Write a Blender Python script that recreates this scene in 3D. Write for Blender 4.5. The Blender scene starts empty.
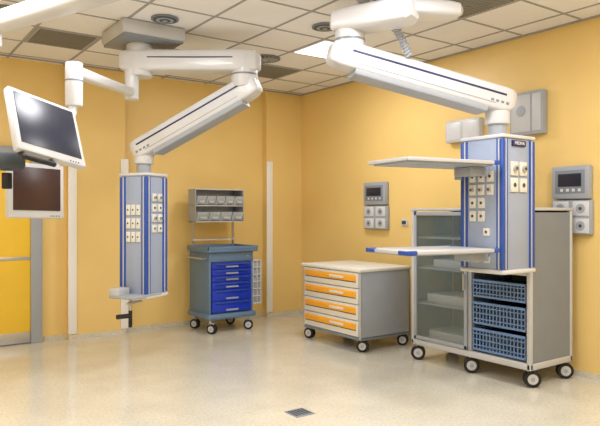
import bpy, bmesh, math
from mathutils import Vector, Matrix

scene = bpy.context.scene
try:
    scene.view_settings.view_transform = 'Standard'
except Exception:
    pass

# ------------------------------------------------------------------ materials
def s2l(c):
    return c/12.92 if c <= 0.04045 else ((c+0.055)/1.055)**2.4
def col(r, g, b):
    return (s2l(r/255), s2l(g/255), s2l(b/255), 1)

MATS = {}
def mat(name, rgb, rough=0.5, metal=0.0, var=0.06, scale=6.0, bump=0.0, trans=0.0, alpha=1.0, emit=None, estr=0.0, coat=0.0):
    if name in MATS: return MATS[name]
    m = bpy.data.materials.new(name); m.use_nodes = True
    nt = m.node_tree; b = nt.nodes['Principled BSDF']
    tc = nt.nodes.new('ShaderNodeTexCoord')
    nz = nt.nodes.new('ShaderNodeTexNoise'); nz.inputs['Scale'].default_value = scale
    nz.inputs['Detail'].default_value = 4
    nt.links.new(tc.outputs['Object'], nz.inputs['Vector'])
    rp = nt.nodes.new('ShaderNodeValToRGB')
    c = col(*rgb)
    rp.color_ramp.elements[0].position = 0.3; rp.color_ramp.elements[1].position = 0.7
    rp.color_ramp.elements[0].color = (c[0]*(1-var), c[1]*(1-var), c[2]*(1-var), 1)
    rp.color_ramp.elements[1].color = (min(1, c[0]*(1+var)), min(1, c[1]*(1+var)), min(1, c[2]*(1+var)), 1)
    nt.links.new(nz.outputs['Fac'], rp.inputs['Fac'])
    nt.links.new(rp.outputs['Color'], b.inputs['Base Color'])
    b.inputs['Roughness'].default_value = rough
    b.inputs['Metallic'].default_value = metal
    b.inputs['Transmission Weight'].default_value = trans
    b.inputs['Alpha'].default_value = alpha
    b.inputs['Coat Weight'].default_value = coat
    if emit:
        b.inputs['Emission Color'].default_value = col(*emit)
        b.inputs['Emission Strength'].default_value = estr
    if bump > 0:
        n2 = nt.nodes.new('ShaderNodeTexNoise'); n2.inputs['Scale'].default_value = 120
        nt.links.new(tc.outputs['Object'], n2.inputs['Vector'])
        bp = nt.nodes.new('ShaderNodeBump'); bp.inputs['Strength'].default_value = bump
        bp.inputs['Distance'].default_value = 0.002
        nt.links.new(n2.outputs['Fac'], bp.inputs['Height'])
        nt.links.new(bp.outputs['Normal'], b.inputs['Normal'])
    MATS[name] = m
    return m

WALL = mat('wall_paint_yellow', (240, 208, 134), 0.42, var=0.025, scale=1.5, bump=0.12)
FLOORM = mat('linoleum_cream', (216, 212, 198), 0.2, var=0.06, scale=3.0, coat=0.2)
# fine speckle for the linoleum
nt = FLOORM.node_tree
b = nt.nodes['Principled BSDF']
tc = [n for n in nt.nodes if n.type == 'TEX_COORD'][0]
sp = nt.nodes.new('ShaderNodeTexNoise'); sp.inputs['Scale'].default_value = 45; sp.inputs['Detail'].default_value = 6
nt.links.new(tc.outputs['Object'], sp.inputs['Vector'])
sr = nt.nodes.new('ShaderNodeValToRGB')
sr.color_ramp.elements[0].position = 0.38; sr.color_ramp.elements[0].color = (0.86, 0.85, 0.80, 1)
sr.color_ramp.elements[1].position = 0.55; sr.color_ramp.elements[1].color = (1, 1, 1, 1)
nt.links.new(sp.outputs['Fac'], sr.inputs['Fac'])
mx = nt.nodes.new('ShaderNodeMixRGB'); mx.blend_type = 'MULTIPLY'; mx.inputs['Fac'].default_value = 0.8
old = b.inputs['Base Color'].links[0].from_socket
nt.links.new(old, mx.inputs['Color1']); nt.links.new(sr.outputs['Color'], mx.inputs['Color2'])
nt.links.new(mx.outputs['Color'], b.inputs['Base Color'])

CEIL = mat('ceiling_tile', (238, 238, 242), 0.9, var=0.04, scale=1.2, bump=0.3)
TBAR = mat('tbar_grey', (160, 160, 162), 0.6)
WHITE = mat('white_enamel', (210, 213, 219), 0.35, var=0.02, coat=0.2)
OFFW = mat('offwhite_plastic', (194, 197, 202), 0.4, var=0.02)
GREY = mat('light_grey_paint', (162, 169, 180), 0.4, var=0.03)
MGREY = mat('mid_grey_paint', (128, 136, 148), 0.45, var=0.03)
DGREY = mat('dark_grey_plastic', (66, 74, 84), 0.5, var=0.05)
BLACK = mat('black_rubber', (24, 25, 28), 0.6)
SCREEN = mat('dark_screen', (34, 38, 56), 0.3, var=0.1)
SCREEN2 = mat('dark_screen_warm', (60, 38, 38), 0.3, var=0.1)
BLUE = mat('blue_trim', (38, 80, 168), 0.35, var=0.03)
DBLUE = mat('blue_drawer', (20, 56, 194), 0.35, var=0.03)
NAVY = mat('navy_line', (30, 40, 100), 0.4)
STEEL = mat('brushed_steel', (190, 192, 196), 0.3, metal=0.7)
ALU = mat('aluminium_profile', (190, 192, 194), 0.4, metal=0.2)
CARTBL = mat('blue_grey_paint', (100, 128, 160), 0.4, var=0.03)
COLF = mat('service_head_panel', (158, 172, 198), 0.4, var=0.02)
ORANGE = mat('orange_handle', (244, 172, 40), 0.4, var=0.03)
CREAM = mat('cream_top', (226, 225, 218), 0.35, var=0.02)
BASKET = mat('basket_blue', (104, 136, 184), 0.35)
INNER = mat('cabinet_interior', (104, 112, 118), 0.6)
DOORY = mat('door_yellow', (244, 202, 62), 0.35, var=0.02)
CLEAR = mat('clear_bin', (206, 214, 222), 0.2, alpha=0.6)
GLASS = mat('tinted_glass', (130, 148, 148), 0.04, alpha=0.26, coat=1.0)
PERF = mat('perforated_metal', (128, 128, 124), 0.6)
LAMP = mat('lamp_diffuser', (255, 252, 244), 0.6, emit=(255, 253, 250), estr=1.8)
GUARD = mat('corner_guard_white', (246, 246, 246), 0.4, var=0.01)

# ------------------------------------------------------------------ builder
class Obj:
    def __init__(s, name, origin=(0, 0, 0), rz=0.0, world=True, single=False, M=None):
        s.name = name
        s.M = M if M is not None else Matrix.Translation(Vector(origin)) @ Matrix.Rotation(rz, 4, 'Z')
        s.inv = s.M.inverted() if world else Matrix.Identity(4)
        s.single = single
        s.parts = {}
        s.extra = []
    def _get(s, part):
        if s.single: part = 'all'
        if part not in s.parts: s.parts[part] = (bmesh.new(), [])
        return s.parts[part]
    def add(s, part, m, tb, mtx=None):
        bm, mats = s._get(part)
        if m not in mats: mats.append(m)
        i = mats.index(m)
        X = s.inv @ mtx if mtx is not None else s.inv
        bmesh.ops.transform(tb, matrix=X, verts=tb.verts)
        for f in tb.faces: f.material_index = i
        me = bpy.data.meshes.new('tmp'); tb.to_mesh(me); tb.free()
        bm.from_mesh(me); bpy.data.meshes.remove(me)
    def box(s, part, m, c, size, bev=0.0, rot=None, seg=2):
        tb = bmesh.new(); bmesh.ops.create_cube(tb, size=1)
        bmesh.ops.transform(tb, matrix=Matrix.Diagonal((size[0], size[1], size[2], 1)), verts=tb.verts)
        if bev > 0:
            bev = min(bev, min(size)*0.45)
            bmesh.ops.bevel(tb, geom=tb.edges[:], offset=bev, segments=seg, affect='EDGES', profile=0.5)
        X = Matrix.Translation(Vector(c))
        if rot is not None: X = X @ rot.to_4x4()
        s.add(part, m, tb, X)
    def bb(s, part, m, x0, x1, y0, y1, z0, z1, bev=0.0):
        s.box(part, m, ((x0+x1)/2, (y0+y1)/2, (z0+z1)/2), (abs(x1-x0), abs(y1-y0), abs(z1-z0)), bev)
    def cyl(s, part, m, p0, p1, r, r2=None, seg=28, bev=0.0):
        p0 = Vector(p0); p1 = Vector(p1); d = p1-p0; L = d.length
        tb = bmesh.new()
        bmesh.ops.create_cone(tb, cap_ends=True, segments=seg, radius1=r, radius2=(r if r2 is None else r2), depth=L)
        if bev > 0:
            es = [e for e in tb.edges if abs(e.verts[0].co.z-e.verts[1].co.z) < 1e-6]
            bmesh.ops.bevel(tb, geom=es, offset=bev, segments=3, affect='EDGES', profile=0.5)
        q = Vector((0, 0, 1)).rotation_difference(d.normalized()).to_matrix().to_4x4()
        s.add(part, m, tb, Matrix.Translation((p0+p1)/2) @ q)
    def sph(s, part, m, c, r, sc=(1, 1, 1)):
        tb = bmesh.new(); bmesh.ops.create_uvsphere(tb, u_segments=20, v_segments=12, radius=r)
        s.add(part, m, tb, Matrix.Translation(Vector(c)) @ Matrix.Diagonal((sc[0], sc[1], sc[2], 1)))
    def tube(s, part, m, pts, r):
        for i in range(len(pts)-1):
            s.cyl(part, m, pts[i], pts[i+1], r, seg=16)
        for p in pts[1:-1]: s.sph(part, m, p, r)
    def loft(s, part, m, secs, X=None, n=36, power=4.0):
        tb = bmesh.new(); rings = []
        for (x, hw, hh, zo) in secs:
            ring = []
            for k in range(n):
                t = 2*math.pi*(k+.5)/n
                c, sn = math.cos(t), math.sin(t)
                yy = hw*math.copysign(abs(c)**(2/power), c); zz = hh*math.copysign(abs(sn)**(2/power), sn)
                ring.append(tb.verts.new((x, yy, zz+zo)))
            rings.append(ring)
        for a, bq in zip(rings[:-1], rings[1:]):
            for k in range(n):
                tb.faces.new((a[k], a[(k+1) % n], bq[(k+1) % n], bq[k]))
        tb.faces.new(rings[0][::-1]); tb.faces.new(rings[-1])
        bmesh.ops.recalc_face_normals(tb, faces=tb.faces[:])
        s.add(part, m, tb, X)
    def done(s):
        res = None
        if s.single:
            for k, (bm, mats) in s.parts.items():
                me = bpy.data.meshes.new(s.name); bm.to_mesh(me); bm.free()
                for m in mats: me.materials.append(m)
                o = bpy.data.objects.new(s.name, me); o.matrix_world = s.M
                scene.collection.objects.link(o); smooth(me); res = o
            return res
        e = bpy.data.objects.new(s.name, None); e.empty_display_size = 0.1
        e.matrix_world = s.M; scene.collection.objects.link(e)
        for k, (bm, mats) in s.parts.items():
            me = bpy.data.meshes.new(k); bm.to_mesh(me); bm.free()
            for m in mats: me.materials.append(m)
            o = bpy.data.objects.new(k, me); scene.collection.objects.link(o); o.parent = e
            smooth(me)
        for o in s.extra:
            o.parent = e
        return e

def smooth(me):
    for p in me.polygons: p.use_smooth = True
    try: me.set_sharp_from_angle(angle=math.radians(35))
    except Exception: pass

def frame(p0, p1):
    p0 = Vector(p0); p1 = Vector(p1)
    x = (p1-p0).normalized(); y = Vector((0, 0, 1)).cross(x).normalized(); z = x.cross(y)
    R = Matrix((x, y, z)).transposed()
    return R, (p1-p0).length

# ------------------------------------------------------------------ room
XR, YB, H = 5.22, 7.42, 3.16
XL, YF = -2.4, -1.8
o = Obj('floor', (0, 0, 0), single=True); o.bb('a', FLOORM, XL-.1, XR+.1, YF-.1, YB+.1, -0.1, 0.0); o.done()
o = Obj('wall_right', (XR, 2.8, 0), single=True); o.bb('a', WALL, XR, XR+.1, YF-.1, YB+.1, 0, H); o.done()
o = Obj('wall_back', (1.4, YB, 0), single=True); o.bb('a', WALL, XL, XR, YB, YB+.1, 0, H); o.done()
o = Obj('wall_left', (XL, 2.8, 0), single=True); o.bb('a', WALL, XL-.1, XL, YF-.1, YB+.1, 0, H); o.done()
o = Obj('wall_front', (1.4, YF, 0), single=True); o.bb('a', WALL, XL, XR, YF-.1, YF, 0, H); o.done()
PY = 7.32
for (a, c) in ((1.95, 2.61), (4.62, XR)):
    o = Obj('wall_pilaster', ((a+c)/2, PY, 0), single=True); o.bb('a', WALL, a, c, PY, YB, 0, H); o.done()

G0X, G0Y = 4.318, 5.424
o = Obj('ceiling', (0, 0, H), single=True)
o.bb('slab', CEIL, XL-.1, XR+.1, YF-.1, YB+.1, H, H+.1)
xs = [G0X+0.6*i for i in range(-14, 3) if XL < G0X+0.6*i < XR]
ys = [G0Y+0.6*i for i in range(-14, 5) if YF < G0Y+0.6*i < YB]
for x in xs: o.bb('t', TBAR, x-.012, x+.012, YF, YB, H-.005, H+.001)
for y in ys: o.bb('t', TBAR, XL, XR, y-.012, y+.012, H-.0045, H+.001)
o.bb('t', TBAR, XL, XR, PY-.03, PY, H-.012, H+.001)
o.bb('t', TBAR, XR-.03, XR, YF, PY, H-.012, H+.001)
o.done()

o = Obj('baseboard_back', (1.4, YB, 0), single=True)
for (a, c, y) in ((1.70, 1.95, YB), (1.95, 2.61, PY), (2.61, 4.62, YB), (4.62, XR, PY)):
    o.bb('a', FLOORM, a, c, y-.012, y, 0, .05)
o.done()
o = Obj('baseboard_right', (XR, 3, 0), single=True); o.bb('a', FLOORM, XR-.012, XR, YF, PY-.012, 0, .05); o.done()

# corner guards (flat plates on the face of the pilasters)
for (x, y, zt) in ((1.94, PY, 1.98), (2.55, PY, 2.10), (4.62, PY, 2.17)):
    o = Obj('corner_guard', (x, y, 0), single=True)
    o.bb('a', GUARD, x, x+.095, y-.016, y-.002, .06, zt, .004)
    o.done()

# door
o = Obj('door_1', (1.1, YB, 0))
o.bb('leaf', DOORY, .60, 1.55, YB-.05, YB-.005, .13, 2.08, .004)
o.bb('kick_plate', STEEL, .60, 1.55, YB-.055, YB-.005, .01, .13, .003)
o.bb('rail', STEEL, .60, 1.55, YB-.06, YB-.045, .93, .965, .003)
o.bb('frame', GREY, 1.55, 1.67, YB-.07, YB-.001, 0, 2.17, .006)
o.bb('frame', GREY, .48, .60, YB-.07, YB-.001, 0, 2.17, .006)
o.bb('frame', GREY, .48, 1.67, YB-.07, YB-.001, 2.08, 2.18, .006)
o.done()

# floor drain
o = Obj('floor_drain', (2.60, 3.67, 0), single=True)
o.bb('a', MGREY, 2.52, 2.68, 3.59, 3.75, 0, .004, .001)
for i in range(5):
    o.bb('a', DGREY, 2.535+.028*i, 2.553+.028*i, 3.61, 3.73, .004, .006)
o.done()

# ------------------------------------------------------------------ ceiling fittings
def diffuser(x, y, r, swirl=False):
    o = Obj('ceiling_air_diffuser', (x, y, H), single=True)
    z = H-.005
    o.cyl('a', MGREY if not swirl else PERF, (x, y, z-.012), (x, y, z), r, seg=40)
    for k in range(4 if not swirl else 1):
        rr = r*(0.85-0.22*k)
        o.cyl('a', DGREY if k % 2 == 0 else GREY, (x, y, z-.016-.003*k), (x, y, z-.01), rr, seg=40)
    if swirl:
        for k in range(20):
            t = 2*math.pi*k/20
            o.box('a', GREY, (x+math.cos(t)*r*.6, y+math.sin(t)*r*.6, z-.018), (r*.55, .012, .008), rot=Matrix.Rotation(t+.3, 3, 'Z'))
        o.cyl('a', GREY, (x, y, z-.022), (x, y, z-.01), r*.25, seg=24)
    o.done()
diffuser(2.18, 5.12, .12)
diffuser(3.467, 4.492, .12)
diffuser(3.642, 5.80, .17, True)
diffuser(1.04, 5.73, .2, True)

def vent(x, y):
    o = Obj('ceiling_vent_panel', (x, y, H), single=True)
    o.bb('a', GREY, x-.285, x+.285, y-.285, y+.285, H-.006, H, .002)
    o.bb('a', MGREY, x-.26, x+.26, y-.26, y+.26, H-.008, H-.004)
    for i in range(14):
        yy = y-.25+.5*i/13
        o.bb('a', PERF, x-.26, x+.26, yy-.012, yy+.012, H-.012, H-.006)
    o.done()
for (x, y) in ((1.618, 6.324), (4.018, 6.324), (4.018, 3.324), (0.418, 5.124)):
    vent(x, y)

def lamp(x, y, w):
    o = Obj('ceiling_light_panel', (x, y, H))
    o.bb('housing', WHITE, x-.29, x+.29, y-.29, y+.29, H-.008, H, .002)
    o.bb('diffuser', LAMP, x-.265, x+.265, y-.265, y+.265, H-.012, H-.006)
    e = o.done()
    if w > 0:
        l = bpy.data.lights.new('lamp_light', 'AREA'); l.shape = 'SQUARE'; l.size = .52; l.energy = w
        l.color = (.99, .985, 1.0)
        lo = bpy.data.objects.new('lamp_light', l); scene.collection.objects.link(lo)
        lo.parent = e; lo.location = (0, 0, -.02)
LK = 1.72
lamp(4.018, 5.124, 16*LK)
for (x, y, w) in ((1.618, 3.924, 14), (2.818, 2.724, 14), (0.418, 3.924, 15), (0.418, 1.524, 18), (2.818, .324, 18),  # unseen panels, added outside the view to light the room
                  (4.018, 1.524, 20), (-1.382, 5.124, 18), (-1.382, 2.724, 14), (0.418, -.876, 14)):
    lamp(x, y, w*LK)

# ------------------------------------------------------------------ casters
def caster(o, x, y, top, r=.055, yaw=0.4, part='caster'):
    c, s = math.cos(yaw), math.sin(yaw)
    R = Matrix.Rotation(yaw, 3, 'Z')
    o.cyl(part, STEEL, (x, y, 2*r-.01), (x, y, top), .018, seg=16)
    cx, cy = x+c*.022, y+s*.022
    o.box(part, GREY, (cx-c*.01, cy-s*.01, 2*r), (.07, .046, .022), .008, rot=R)
    ax = Vector((-s, c, 0))
    for sg in (-1, 1):
        a = Vector((cx, cy, r))+ax*sg*.008
        bq = Vector((cx, cy, r))+ax*sg*.032
        o.cyl(part, BLACK, a, bq, r, seg=32, bev=.006)
        o.cyl(part, OFFW, bq, bq+ax*sg*.003, r*.62, seg=28)
        o.cyl(part, GREY, bq+ax*sg*.003, bq+ax*sg*.006, r*.25, seg=20)
    o.box(part, GREY, (cx, cy, r*1.2), (.03, .018, r*1.4), .004, rot=R)

# ------------------------------------------------------------------ blue medical cart
cx, cy = 3.70, 6.99
o = Obj('medical_supply_cart', (cx, cy, 0))
x0, x1, y0, y1 = 3.40, 4.01, 6.66, 7.20
o.bb('body', CARTBL, x0, x0+.03, y0+.01, y1, .22, .98, .006)
o.bb('body', CARTBL, x1-.03, x1, y0+.01, y1, .22, .98, .006)
o.bb('body', CARTBL, x0, x1, y1-.02, y1, .22, .98, .004)
o.bb('body', MGREY, x0+.02, x1-.02, y0+.03, y1-.02, .24, .97)
o.bb('body', CARTBL, x0, x1, y0+.005, y0+.04, .86, .98, .006)
o.bb('body', CARTBL, x0-.035, x1+.035, y0-.035, y1+.01, .165, .235, .03)
o.bb('top_tray', CARTBL, x0-.035, x1+.05, y0-.035, y1+.01, .975, 1.005, .012)
for (a, b_, c, d) in ((x0-.035, x1+.05, y0-.035, y0-.018), (x0-.035, x1+.05, y1-.005, y1+.01), (x0-.035, x0-.018, y0-.035, y1+.01), (x1+.033, x1+.05, y0-.035, y1+.01)):
    o.bb('top_tray', CARTBL, a, b_, c, d, 1.0, 1.045, .006)
zz = [.245, .385, .525, .615, .69, .77, .85]
for i in range(len(zz)-1):
    o.bb('drawer_%d' % (i+1), DBLUE, x0+.035, x1-.035, y0-.012, y0+.03, zz[i]+.004, zz[i+1]-.004, .006)
    o.bb('drawer_%d' % (i+1), BLUE, x0+.08, x1-.08, y0-.03, y0-.01, zz[i+1]-.028, zz[i+1]-.014, .005)
    o.bb('drawer_%d' % (i+1), GREY, x0+.22, x1-.22, y0-.015, y0-.011, zz[i]+.02, zz[i]+.04)
o.cyl('lock', STEEL, (x1-.08, y0+.006, .92), (x1-.08, y0-.005, .92), .012)
o.tube('push_handle', STEEL, [(x0, y0+.08, .9), (x0-.06, y0+.08, .9), (x0-.06, y1-.08, .9), (x0, y1-.08, .9)], .012)
o.bb('side_holder', OFFW, x1+.004, x1+.014, y0+.04, y0+.32, .30, .86, .003)
for i in range(7):
    o.bb('side_holder', WHITE, x1+.01, x1+.135, y0+.03, y0+.31, .31+.09*i, .322+.09*i, .002)
for xx in (x1+.01, x1+.07, x1+.125):
    o.bb('side_holder', WHITE, xx, xx+.012, y0+.03, y0+.042, .31, .86, .003)
o.bb('side_holder', GREY, x1+.012, x1+.13, y0+.05, y0+.06, .32, .84, .003)
for xx in (x0+.03, x1-.0):
    o.bb('post', STEEL, xx-.012, xx+.012, y1-.03, y1-.006, 1.0, 1.76, .003)
bx0, bx1, by0, by1 = 3.37, 4.06, 6.96, 7.17
o.bb('bin_rack', GREY, bx0, bx1, by1, by1+.012, 1.335, 1.75, .003)
o.bb('bin_rack', GREY, bx0, bx0+.012, by0+.02, by1, 1.335, 1.75, .003)
o.bb('bin_rack', GREY, bx1-.012, bx1, by0+.02, by1, 1.335, 1.75, .003)
for z in (1.335, 1.535, 1.74):
    o.bb('bin_rack', WHITE, bx0, bx1, by0+.02, by1, z, z+.012, .003)
o.bb('bin_rack', WHITE, x0+.02, x1, y1-.06, y1, 1.10, 1.115, .003)
for row, (za, zb) in enumerate(((1.35, 1.50), (1.55, 1.70))):
    n = 5 if row else 4
    w = (bx1-bx0-.03)/n
    for i in range(n):
        a = bx0+.015+i*w
        o.box('bin_%d_%d' % (row+1, i+1), CLEAR, (a+w/2, by0+.01, (za+zb)/2-.015), (w-.012, .008, .11), .003, rot=Matrix.Rotation(math.radians(18), 3, 'X'))
        o.bb('bin_%d_%d' % (row+1, i+1), OFFW, a+.003, a+.009, by0+.02, by1-.01, za, zb-.03)
        o.bb('bin_%d_%d' % (row+1, i+1), OFFW, a+w*.25, a+w*.75, by0-.012, by0-.008, za+.03, za+.055)
for (x, y) in ((x0+.03, y0+.03), (x1-.03, y0+.03), (x0+.03, y1-.05), (x1-.03, y1-.05)):
    caster(o, x, y, .19, .06, yaw=-1.0 if x < 3.6 else 2.6)
o.done()

# ------------------------------------------------------------------ drawer cart with orange handles
x0, x1, y0, y1 = 4.20, 4.92, 4.85, 5.86
o = Obj('drawer_cart', ((x0+x1)/2, (y0+y1)/2, 0))
zb, zt = .14, .835
o.bb('body', GREY, x0+.015, x1, y0, y0+.03, zb, zt, .006)
o.bb('body', GREY, x0+.015, x1, y1-.03, y1, zb, zt, .006)
o.bb('body', GREY, x1-.02, x1, y0, y1, zb, zt, .006)
o.bb('body', MGREY, x0+.03, x1-.02, y0+.02, y1-.02, zb+.01, zt-.005)
o.bb('body', ALU, x0+.005, x0+.03, y0, y0+.03, zb, zt, .006)
o.bb('body', ALU, x0+.005, x0+.03, y1-.03, y1, zb, zt, .006)
o.bb('body', MGREY, x0+.01, x1, y0, y1, zb-.015, zb+.02, .006)
o.bb('worktop', CREAM, x0-.02, x1+.02, y0-.02, y1+.02, zt, zt+.035, .012)
dh = (zt-zb-.025)/4
for i in range(4):
    a = zb+.022+dh*i
    o.bb('drawer_%d' % (i+1), CREAM, x0-.004, x0+.03, y0+.033, y1-.033, a+.004, a+dh-.004, .005)
    o.bb('drawer_%d' % (i+1), ORANGE, x0-.02, x0-.001, y0+.06, y1-.06, a+dh-.095, a+dh-.03, .008)
    o.bb('drawer_%d' % (i+1), CREAM, x0-.028, x0-.018, (y0+y1)/2-.26, (y0+y1)/2-.02, a+dh-.076, a+dh-.05, .003)
    o.bb('drawer_%d' % (i+1), DGREY, x0-.006, x0-.003, y0+.06, y1-.06, a+dh-.105, a+dh-.097)
for (x, y) in ((x0+.07, y0+.07), (x1-.07, y0+.07), (x0+.07, y1-.07), (x1-.07, y1-.07)):
    caster(o, x, y, zb, .062, yaw=-.9 if y < 5.2 else 1.9)
o.done()

# ------------------------------------------------------------------ big cabinet on wheels
x0, x1, y0, y1 = 4.48, 5.10, 3.05, 4.40
ym = 3.68
zb, zt = .17, 1.475
o = Obj('instrument_storage_cabinet', ((x0+x1)/2, (y0+y1)/2, 0))
o.bb('side_panel', MGREY, x0+.03, x1-.03, y0+.006, y0+.025, zb+.03, zt-.02)
o.bb('side_panel', MGREY, x0+.03, x1-.03, y1-.025, y1-.006, zb+.03, zt-.02)
o.bb('back_panel', INNER, x1-.03, x1-.01, y0+.02, y1-.02, zb, zt)
o.bb('divider', GREY, x0+.01, x1-.02, ym-.02, ym+.02, zb, zt, .004)
for (xx, yy) in ((x0, y0), (x1-.04, y0), (x0, y1-.04), (x1-.04, y1-.04)):
    o.bb('corner_post', OFFW, xx, xx+.04, yy, yy+.04, zb-.02, zt+.005, .01)
o.bb('bottom_panel', OFFW, x0, x1, y0, y1, zb-.02, zb+.035, .008)
o.bb('top_panel', OFFW, x0-.005, x1+.005, y0-.005, y1+.005, zt-.005, zt+.022, .008)
for z in (.55, .90, 1.2):
    o.bb('shelf', GREY, x0+.05, x1-.04, ym+.02, y1-.03, z, z+.02, .003)
o.bb('stored_tray', WHITE, x0+.10, x1-.15, ym+.08, y1-.12, .57, .66, .01)
o.bb('stored_tray', WHITE, x0+.10, x1-.15, ym+.10, y1-.20, .92, 1.0, .01)
o.bb('stored_tray', WHITE, x0+.10, x1-.15, ym+.10, y1-.14, .205, .30, .01)
o.bb('glass_door', GLASS, x0+.004, x0+.010, ym+.05, y1-.07, zb+.07, zt-.05)
for (a, b_, c, d) in ((ym+.022, ym+.055, zb+.04, zt-.015), (y1-.075, y1-.042, zb+.04, zt-.015)):
    o.bb('glass_door', GREY, x0-.006, x0+.018, a, b_, c, d, .004)
for z in (zb+.04, zt-.05):
    o.bb('glass_door', GREY, x0-.006, x0+.018, ym+.022, y1-.042, z, z+.035, .004)
o.cyl('door_handle', STEEL, (x0-.03, ym+.04, .75), (x0-.03, ym+.04, .9), .008)
o.cyl('door_handle', STEEL, (x0-.03, ym+.04, .76), (x0, ym+.04, .76), .006)
o.cyl('door_handle', STEEL, (x0-.03, ym+.04, .89), (x0, ym+.04, .89), .006)
o.bb('upper_panel', GREY, x0+.005, x0+.02, y0+.04, ym-.02, .97, zt-.01, .003)
o.bb('upper_panel', OFFW, x0-.004, x0+.03, y0+.035, ym-.02, .93, .975, .005)
o.bb('inner_liner', INNER, x0+.03, x1-.03, ym-.03, ym-.02, zb, .95)
o.bb('inner_liner', INNER, x0+.03, x1-.03, y0+.026, y0+.034, zb, .95)
ya, yb = y0+.055, ym-.035
for i, (za, zc) in enumerate(((.225, .425), (.46, .66), (.70, .86))):
    p = 'wire_basket_%d' % (i+1)
    n = 15
    o.bb(p, BASKET, x0+.0, x0+.03, ya, yb, zc-.022, zc, .006)
    o.bb(p, BASKET, x0+.01, x0+.03, ya, yb, za, za+.02, .005)
    for k in range(n+1):
        yy = ya+.005+(yb-ya-.01)*k/n
        o.bb(p, BASKET, x0+.012, x0+.02, yy-.005, yy+.005, za, zc)
    m = 3
    for k in range(1, m+1):
        z = za+(zc-za)*k/(m+1)
        o.bb(p, BASKET, x0+.010, x0+.022, ya, yb, z-.005, z+.005)
    for yy in (ya, yb-.006):
        for k in range(5):
            z = za+(zc-za-.01)*k/4
            o.bb(p, BASKET, x0+.02, x1-.06, yy, yy+.006, z, z+.01)
        for k in range(12):
            xx = x0+.02+(x1-x0-.09)*k/11
            o.bb(p, BASKET, xx, xx+.008, yy, yy+.006, za, zc)
    o.bb(p, BASKET, x0+.03, x1-.06, ya, yb, za, za+.008)
    o.bb(p, DGREY, x0+.12, x1-.1, ya+.02, yb-.02, za+.008, zc-.05)
for (x, y) in ((x0+.07, y0+.06), (x1-.07, y0+.06), (x0+.05, y1-.08), (x1-.07, y1-.08), (x0+.07, ym-.0)):
    caster(o, x, y, zb, .07, yaw=-.7 if y < 3.5 else 2.3)
o.done()

# ------------------------------------------------------------------ pendants
def column(o, cx, cy, s, z0, z1, rot, label=False, sockets=(), tag='service_head'):
    R = Matrix.Rotation(rot, 3, 'Z')
    C = Vector((cx, cy, 0))
    def P(x, y, z): return C + R @ Vector((x, y, 0)) + Vector((0, 0, z))
    h = z1-z0; zm = (z0+z1)/2
    o.box(tag, COLF, P(0, 0, zm), (s-.03, s-.03, h), .01, rot=R)
    for sx in (-1, 1):
        for sy in (-1, 1):
            o.box(tag+'_blue_trim', BLUE, P(sx*(s/2-.018), sy*(s/2-.018), zm), (.036, .036, h-.02), .012, rot=R)
            o.box(tag+'_blue_trim', OFFW, P(sx*(s/2-.044), sy*(s/2-.013), zm), (.014, .022, h-.02), .003, rot=R)
            o.box(tag+'_blue_trim', OFFW, P(sx*(s/2-.013), sy*(s/2-.044), zm), (.022, .014, h-.02), .003, rot=R)
            o.box(tag+'_blue_trim', BLUE, P(sx*(s/2-.060), sy*(s/2-.014), zm), (.014, .020, h-.02), .003, rot=R)
            o.box(tag+'_blue_trim', BLUE, P(sx*(s/2-.014), sy*(s/2-.060), zm), (.020, .014, h-.02), .003, rot=R)
    o.box(tag+'_cap', WHITE, P(0, 0, z1+.012), (s+.005, s+.005, .03), .012, rot=R)
    o.box(tag+'_cap', WHITE, P(0, 0, z0-.012), (s+.01, s+.01, .035), .014, rot=R)
    for (face, u, z, w, hh, kind) in sockets:
        if face == 'L':
            c = P(-(s/2-.010), -u, z); size = (.02, w, hh)
            n = R @ Vector((-1, 0, 0))
        else:
            c = P(u, -(s/2-.010), z); size = (w, .02, hh)
            n = R @ Vector((0, -1, 0))
        if kind == 'p':
            o.box(tag+'_sockets', CREAM, c, size, .004, rot=R)
            o.cyl(tag+'_sockets', DGREY, c+n*.009, c+n*.012, min(w, hh)*.2, seg=16)
        elif kind == 'g':
            o.box(tag+'_sockets', CREAM, c, size, .004, rot=R)
            o.cyl(tag+'_sockets', STEEL, c+n*.008, c+n*.03, min(w, hh)*.27, seg=16)
            o.cyl(tag+'_sockets', DGREY, c+n*.03, c+n*.034, min(w, hh)*.14, seg=16)
        elif kind == 'l':
            o.box(tag+'_label', NAVY, c, size, .003, rot=R)
    return P, R

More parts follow.
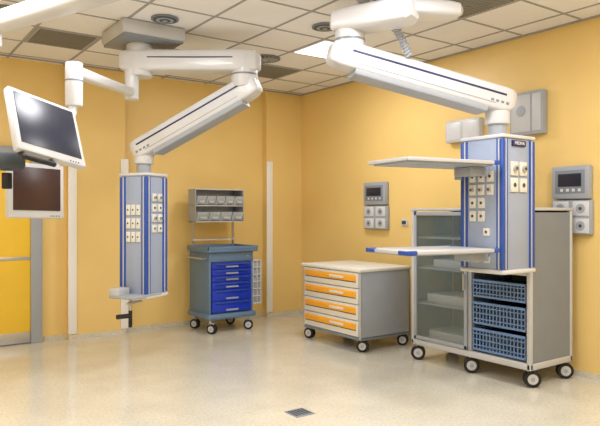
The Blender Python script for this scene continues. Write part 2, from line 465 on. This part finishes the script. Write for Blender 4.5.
def bigbeam(o, p0, p1, w, h0, h1, part, e0=.16, e1=.2):
    R, L = frame(p0, p1)
    X = Matrix.Translation(Vector(p0)) @ R.to_4x4()
    secs = [(-e0, w*.30, h0*.30, .0), (-e0*.9, w*.40, h0*.40, 0), (-e0*.5, w*.49, h0*.49, 0), (0, w*.5, h0*.5, 0),
            (L*.5, w*.5, (h0+h1)*.25, 0), (L, w*.5, h1*.5, 0), (L+e1*.5, w*.48, h1*.46, .004), (L+e1*.85, w*.40, h1*.34, .012), (L+e1, w*.3, h1*.24, .016)]
    o.loft(part, WHITE, secs, X, power=9)
    secs2 = [(.04, w*.46, .03, -h0*.5-.012), (L*.5, w*.46, .03, -(h0+h1)*.25-.012), (L-.12, w*.46, .03, -h1*.5-.012)]
    o.loft(part+'_lower_cover', GREY, secs2, X, power=6)
    c0 = Vector(p0); xd = R @ Vector((1, 0, 0)); yd = R @ Vector((0, 1, 0)); zd = R @ Vector((0, 0, 1))
    for sg in (-1, 1):
        o.box(part+'_line', NAVY, c0+xd*(L*.5)+yd*sg*(w*.5)+zd*.03, (L*1.02, .008, .015), .0015, rot=R)
        o.box(part+'_line', GREY, c0+xd*(L*.5)+yd*sg*(w*.5)-zd*(.055), (L*.9, .006, .006), .001, rot=R)
        for k in range(4):
            o.box(part+'_line', MGREY, c0+xd*(L-.1+.045*k)+yd*sg*(w*.5-.0005)-zd*.035, (.026, .006, .02), .002, rot=R)
    return R, L

# --- near pendant (right)
o = Obj('ceiling_supply_pendant', (3.25, 3.35, H))
mx_, my_ = 3.24, 3.35
jx, jy = 3.093, 3.691
qx, qy = 4.25, 3.20
o.cyl('ceiling_canopy', WHITE, (mx_, my_, H), (mx_, my_, 3.05), .30, seg=40, bev=.02)
o.cyl('ceiling_canopy', OFFW, (mx_, my_, 3.05), (mx_, my_, 2.86), .11, seg=32)
R, L = frame((mx_, my_, 2.95), (jx, jy, 2.95))
X = Matrix.Translation(Vector((mx_, my_, 2.93))) @ R.to_4x4()
o.loft('upper_arm', WHITE, [(-.16, .08, .05, 0), (-.12, .12, .08, 0), (0, .14, .09, 0), (L, .13, .09, 0), (L+.1, .12, .08, 0), (L+.14, .07, .05, 0)], X, power=5)
o.cyl('elbow', WHITE, (jx, jy, 2.87), (jx, jy, 2.70), .115, seg=36, bev=.01)
o.cyl('elbow', MGREY, (jx, jy, 2.79), (jx, jy, 2.775), .118, seg=36)
bigbeam(o, (jx, jy, 2.65), (qx, qy, 2.37), .22, .20, .20, 'spring_arm', e0=.17, e1=.13)
o.cyl('head_joint', WHITE, (qx, qy, 2.36), (qx, qy, 2.17), .10, seg=32, bev=.01)
o.cyl('head_joint', GREY, (qx, qy, 2.18), (qx, qy, 2.05), .075, seg=32)
R, L = frame((mx_, my_, 2.95), (3.62, 3.20, 2.95))
X = Matrix.Translation(Vector((mx_, my_, 2.98))) @ R.to_4x4()
o.loft('second_arm', WHITE, [(0, .11, .06, 0), (L, .11, .06, 0), (L+.08, .10, .055, 0), (L+.12, .06, .03, 0)], X, power=4)
p0 = Vector((3.10, 3.45, 3.04)); p1 = Vector((3.46, 3.42, 2.66))
R, L = frame(p0, p1)
secs = []
n = 44
for i in range(n+1):
    rr = .034 if i % 2 else .024
    secs.append((L*i/n, rr, rr, .04*math.sin(math.pi*i/n)))
o.loft('corrugated_hose', GREY, secs, Matrix.Translation(p0) @ R.to_4x4(), n=16, power=2)
S = .42
socks = []
for r_ in range(4):
    for c_ in (-.085, .0, .085):
        if c_ > .01 and r_ > 1: continue
        socks.append(('L', c_, 1.74-.105*r_, .062, .085, 'g' if r_ == 1 else 'p'))
for r_ in range(2):
    for c_ in (-.06, .055):
        socks.append(('F', c_, 1.80-.13*r_, .09, .11, 'g' if r_ == 0 else 'p'))
socks.append(('F', 0, 2.0, .17, .045, 'l'))
socks += [('L', .05, 1.30, .06, .06, 'p'), ('L', .05, 1.08, .06, .05, 'g'), ('L', -.06, 1.08, .06, .05, 'g')]
P, R = column(o, qx, qy, S, 1.0, 2.04, 0.0, sockets=socks)
def shelf(o, z, name, blue_ends):
    a = math.radians(-8.5); Rz = Matrix.Rotation(a, 3, 'Z')
    C = Vector((3.60, 3.30, z))
    def Q(x, y, zz): return C + Rz @ Vector((x, y, 0)) + Vector((0, 0, zz))
    o.box(name, WHITE, Q(0, 0, 0), (.86, .50, .018), .006, rot=Rz)
    o.box(name, GREY, Q(0, 0, -.016), (.80, .44, .016), .004, rot=Rz)
    for sy in (-1, 1):
        o.box(name+'_rail', OFFW, Q(0, sy*.255, 0), (.86, .012, .026), .003, rot=Rz)
        if blue_ends:
            o.box(name+'_rail', BLUE, Q(-.40, sy*.256, 0), (.09, .03, .034), .008, rot=Rz)
        o.box(name+'_rail', BLUE, Q(.40, sy*.256, 0), (.05, .03, .034), .008, rot=Rz)
    if blue_ends:
        o.box(name+'_rail', BLUE, Q(-.432, -.20, 0), (.024, .10, .032), .008, rot=Rz)
        o.box(name+'_rail', BLUE, Q(-.432, .20, 0), (.024, .10, .032), .008, rot=Rz)
    o.box(name+'_rail', OFFW, Q(-.432, 0, 0), (.012, .48, .026), .003, rot=Rz)
    o.box(name+'_bracket', GREY, Q(.36, -.02, -.06), (.18, .20, .07), .01, rot=Rz)
shelf(o, 1.165, 'lower_shelf', True)
shelf(o, 1.835, 'upper_shelf', False)
o.cyl('shelf_hinge', GREY, (3.96, 3.36, 1.72), (3.96, 3.36, 1.80), .03)
cu = bpy.data.curves.new('label_text', 'FONT'); cu.body = 'MEDIVA'; cu.size = .036; cu.extrude = .0006
cu.align_x = 'CENTER'; cu.align_y = 'CENTER'; cu.materials.append(GUARD)
t = bpy.data.objects.new('label_text', cu); scene.collection.objects.link(t)
t.rotation_euler = (math.pi/2, 0, 0)
t.location = Vector((qx, qy-S/2-.0012, 2.0))-Vector((3.25, 3.35, H))
o.extra.append(t)
o.done()

# --- far pendant (left of centre)
o = Obj('ceiling_supply_pendant', (2.157, 5.58, H))
o.bb('ceiling_canopy', OFFW, 1.86, 2.46, 5.28, 5.88, 3.03, H, .03)
o.bb('ceiling_canopy', MGREY, 1.88, 2.44, 5.30, 5.86, 3.015, 3.035, .004)
ax_, ay_ = 2.132, 5.598; jx, jy = 2.932, 5.031
o.cyl('mount_post', WHITE, (ax_, ay_, 3.03), (ax_, ay_, 2.72), .12, seg=36, bev=.01)
R, L = frame((ax_, ay_, 2.86), (jx, jy, 2.86))
X = Matrix.Translation(Vector((ax_, ay_, 2.86))) @ R.to_4x4()
o.loft('upper_arm', WHITE, [(-.17, .08, .07, 0), (-.13, .11, .09, 0), (0, .125, .10, 0), (L*.5, .115, .095, 0), (L, .125, .10, 0), (L+.11, .11, .09, 0), (L+.15, .07, .06, 0)], X, power=8)
yd = R @ Vector((0, 1, 0)); xd = R @ Vector((1, 0, 0)); c0 = Vector((ax_, ay_, 2.86))
for sg in (-1, 1):
    o.box('upper_arm_line', NAVY, c0+xd*(L*.5)+yd*sg*.1195+Vector((0, 0, .02)), (L*.8, .010, .010), .001, rot=R)
o.cyl('elbow', WHITE, (jx, jy, 2.92), (jx, jy, 2.62), .125, seg=36, bev=.012)
o.cyl('elbow', MGREY, (jx, jy, 2.745), (jx, jy, 2.73), .128, seg=36)
qx, qy = 2.277, 5.863
bigbeam(o, (jx, jy, 2.60), (qx, qy, 2.09), .21, .20, .19, 'spring_arm', e0=.15, e1=.11)
o.cyl('head_joint', WHITE, (qx, qy, 2.10), (qx, qy, 1.93), .095, seg=32, bev=.01)
o.cyl('head_joint', GREY, (qx, qy, 1.94), (qx, qy, 1.82), .07, seg=32)
socks = []
for r_ in range(4):
    for c_ in (-.04, .05):
        socks.append(('F', c_, 1.60-.10*r_, .06, .075, 'p' if r_ % 2 else 'g'))
for r_ in range(3):
    for c_ in (-.06, .0, .06):
        socks.append(('L', c_, 1.48-.13*r_, .045, .10, 'p'))
P, R = column(o, qx, qy, .33, .66, 1.81, math.radians(30), sockets=socks)
o.box('equipment_bracket', GREY, P(-.14, -.02, .66), (.42, .30, .03), .01, rot=R)
o.box('equipment_bracket', OFFW, P(-.26, .08, .70), (.16, .12, .08), .012, rot=R)
o.cyl('equipment_bracket', STEEL, P(-.20, .0, .50), P(-.20, .0, .66), .014)
o.cyl('equipment_bracket', STEEL, P(-.10, -.05, .60), P(-.30, -.05, .60), .012)
o.cyl('crank_handle', BLACK, P(-.20, .0, .36), P(-.20, .0, .52), .018)
o.cyl('crank_handle', BLACK, P(-.20, .0, .47), P(-.32, .06, .47), .022)
o.cyl('monitor_arm_hub', WHITE, (2.055, 5.592, 2.80), (2.055, 5.592, 2.50), .065, bev=.008)
a0 = Vector((2.055, 5.592, 2.57)); a1 = Vector((1.196, 4.362, 2.42))
R, L = frame(a0, a1)
o.loft('monitor_arm', WHITE, [(-.02, .04, .04, 0), (L*.5, .035, .04, 0), (L, .04, .045, 0)], Matrix.Translation(a0) @ R.to_4x4(), power=3)
o.cyl('monitor_arm_joint', WHITE, (a1.x, a1.y, 2.48), (a1.x, a1.y, 2.18), .058, bev=.008)
o.cyl('monitor_arm_joint', MGREY, (a1.x, a1.y, 2.36), (a1.x, a1.y, 2.35), .06)

def monitor(o, C, W, D, w, h, tag, scr):
    W = Vector(W).normalized(); D = Vector(D); D = (D-W*D.dot(W)).normalized(); U = -D
    N = W.cross(U)
    R = Matrix((W, -N, U)).transposed()
    C = Vector(C)
    def Q(x, y, z): return C + R @ Vector((x, y, z))
    o.box(tag, OFFW, Q(0, .03, 0), (w, .05, h), .012, rot=R)
    o.box(tag, OFFW, Q(0, .065, 0), (w*.8, .05, h*.75), .02, rot=R)
    o.box(tag+'_screen', scr, Q(0, .004, .012), (w-.06, .006, h-.08), .001, rot=R)
    for k in range(4):
        o.cyl(tag, DGREY, Q(w*.25+.02*k, .006, -h/2+.016), Q(w*.25+.02*k, .002, -h/2+.016), .004, seg=10)
    o.box(tag+'_bracket', GREY, Q(0, .11, 0), (.14, .05, .14), .01, rot=R)
    return Q, R
Q, Rm = monitor(o, (.935, 3.944, 1.97), (.417, .194, -.075), (.078, -.178, -.416), .49, .43, 'upper_monitor', SCREEN)
o.tube('upper_monitor_bracket', WHITE, [(a1.x, a1.y, 2.22), (a1.x-.02, a1.y-.02, 2.12), tuple(Q(0.02, .13, .02))], .03)
o.tube('monitor_handle', BLACK, [tuple(Q(-.20, .05, -.205)), tuple(Q(-.20, .02, -.25)), tuple(Q(.0, .02, -.25)), tuple(Q(.0, .05, -.205))], .016)
Q2, Rm2 = monitor(o, (.982, 4.453, 1.60), (.952, .305, -.02), (-.07, -.06, -1), .40, .37, 'lower_monitor', SCREEN2)
o.tube('lower_monitor_bracket', WHITE, [(a1.x, a1.y, 2.20), (a1.x-.03, a1.y+.28, 2.05), (a1.x-.05, a1.y+.30, 1.7), tuple(Q2(.05, .13, 0))], .022)
o.done()

# --- lamp arm at top left
o = Obj('ceiling_lamp_arm', (1.25, 3.404, H))
o.cyl('ceiling_canopy', WHITE, (1.25, 3.404, H), (1.25, 3.404, 3.06), .22, seg=36, bev=.015)
o.cyl('ceiling_canopy', WHITE, (1.25, 3.404, 3.06), (1.25, 3.404, 2.68), .08, seg=32)
a0 = Vector((1.25, 3.404, 2.75)); a1 = Vector((.45, 4.70, 2.60))
R, L = frame(a0, a1)
o.loft('horizontal_arm', WHITE, [(-.1, .04, .04, 0), (-.06, .07, .06, 0), (0, .075, .065, 0), (L, .065, .06, 0), (L+.05, .05, .05, 0)], Matrix.Translation(a0) @ R.to_4x4(), power=3)
o.cyl('drop_tube', GREY, (.69, 4.31, 2.62), (.69, 4.31, 1.72), .022)
o.cyl('drop_tube', WHITE, (.69, 4.31, 2.66), (.69, 4.31, 2.5), .045, bev=.006)
o.box('control_handle', DGREY, (.745, 4.20, 1.77), (.20, .14, .11), .03)
o.cyl('control_handle', BLACK, (.745, 4.20, 1.70), (.745, 4.20, 1.60), .03, bev=.008)
o.done()

# ------------------------------------------------------------------ wall units (on wall_right)
def wall_unit(y0, y1, z0, z1):
    X = XR
    o = Obj('wall_socket_panel', (X, (y0+y1)/2, (z0+z1)/2))
    zm = z0+(z1-z0)*.50
    w = y1-y0
    o.bb('upper_case', GREY, X-.07, X, y0+.01, y1-.01, zm+.01, z1, .015)
    o.bb('upper_case', MGREY, X-.075, X-.068, y0+.05, y1-.05, zm+.06, z1-.04, .003)
    o.bb('display', SCREEN, X-.079, X-.073, y0+.08, y1-.08, zm+.12, z1-.07, .002)
    for k in range(4):
        o.bb('display', WHITE, X-.079, X-.073, y0+.085+k*(w-.19)/3.4, y0+.11+k*(w-.19)/3.4, zm+.075, zm+.10, .002)
    o.bb('lower_case', GREY, X-.055, X, y0, y1, z0, zm, .012)
    hw = w/2; hh = (zm-z0)/2
    for i in range(2):
        for j in range(2):
            cy_ = y0+hw*(i+.5); cz = z0+hh*(j+.5)
            o.bb('socket_%d' % (i*2+j+1), WHITE, X-.064, X-.05, cy_-hw*.40, cy_+hw*.40, cz-hh*.42, cz+hh*.42, .006)
            o.cyl('socket_%d' % (i*2+j+1), GREY, (X-.066, cy_, cz), (X-.06, cy_, cz), hh*.28, seg=24)
            o.cyl('socket_%d' % (i*2+j+1), DGREY, (X-.0675, cy_, cz), (X-.06, cy_, cz), hh*.1, seg=16)
    o.done()
wall_unit(5.48, 5.90, 1.25, 1.83)
wall_unit(2.92, 3.30, 1.26, 1.87)

o = Obj('film_viewer_box', (XR, 4.32, 2.32))
o.bb('case', OFFW, XR-.08, XR, 4.09, 4.54, 2.20, 2.43, .01)
o.bb('front', WHITE, XR-.084, XR-.078, 4.11, 4.30, 2.225, 2.405, .002)
o.bb('front', WHITE, XR-.084, XR-.078, 4.33, 4.52, 2.225, 2.405, .002)
o.done()
o = Obj('wall_gauge_box', (XR, 3.55, 2.39))
o.bb('case', GREY, XR-.08, XR, 3.37, 3.73, 2.19, 2.60, .012)
o.bb('front_plate', OFFW, XR-.086, XR-.079, 3.39, 3.48, 2.22, 2.57, .003)
o.bb('front_plate', OFFW, XR-.086, XR-.079, 3.50, 3.71, 2.22, 2.57, .003)
o.cyl('dial', GREY, (XR-.094, 3.60, 2.42), (XR-.08, 3.60, 2.42), .05, seg=32, bev=.004)
o.done()
o = Obj('wall_outlet', (XR, 5.22, 1.34))
o.bb('plate', WHITE, XR-.02, XR, 5.17, 5.27, 1.30, 1.38, .004)
o.bb('plate', DGREY, XR-.03, XR-.018, 5.19, 5.25, 1.32, 1.36, .003)
o.done()

# ------------------------------------------------------------------ world + camera
w = bpy.data.worlds.new('world'); scene.world = w; w.use_nodes = True
w.node_tree.nodes['Background'].inputs[0].default_value = (.9, .9, 1, 1)
w.node_tree.nodes['Background'].inputs[1].default_value = .3
cd = bpy.data.cameras.new('camera'); cd.lens = 37.2; cd.sensor_width = 36; cd.clip_start = .05
co = bpy.data.objects.new('camera', cd); scene.collection.objects.link(co)
co.location = (0, 0, 1.45); co.rotation_euler = (math.pi/2, 0, -math.radians(35.36))
scene.camera = co
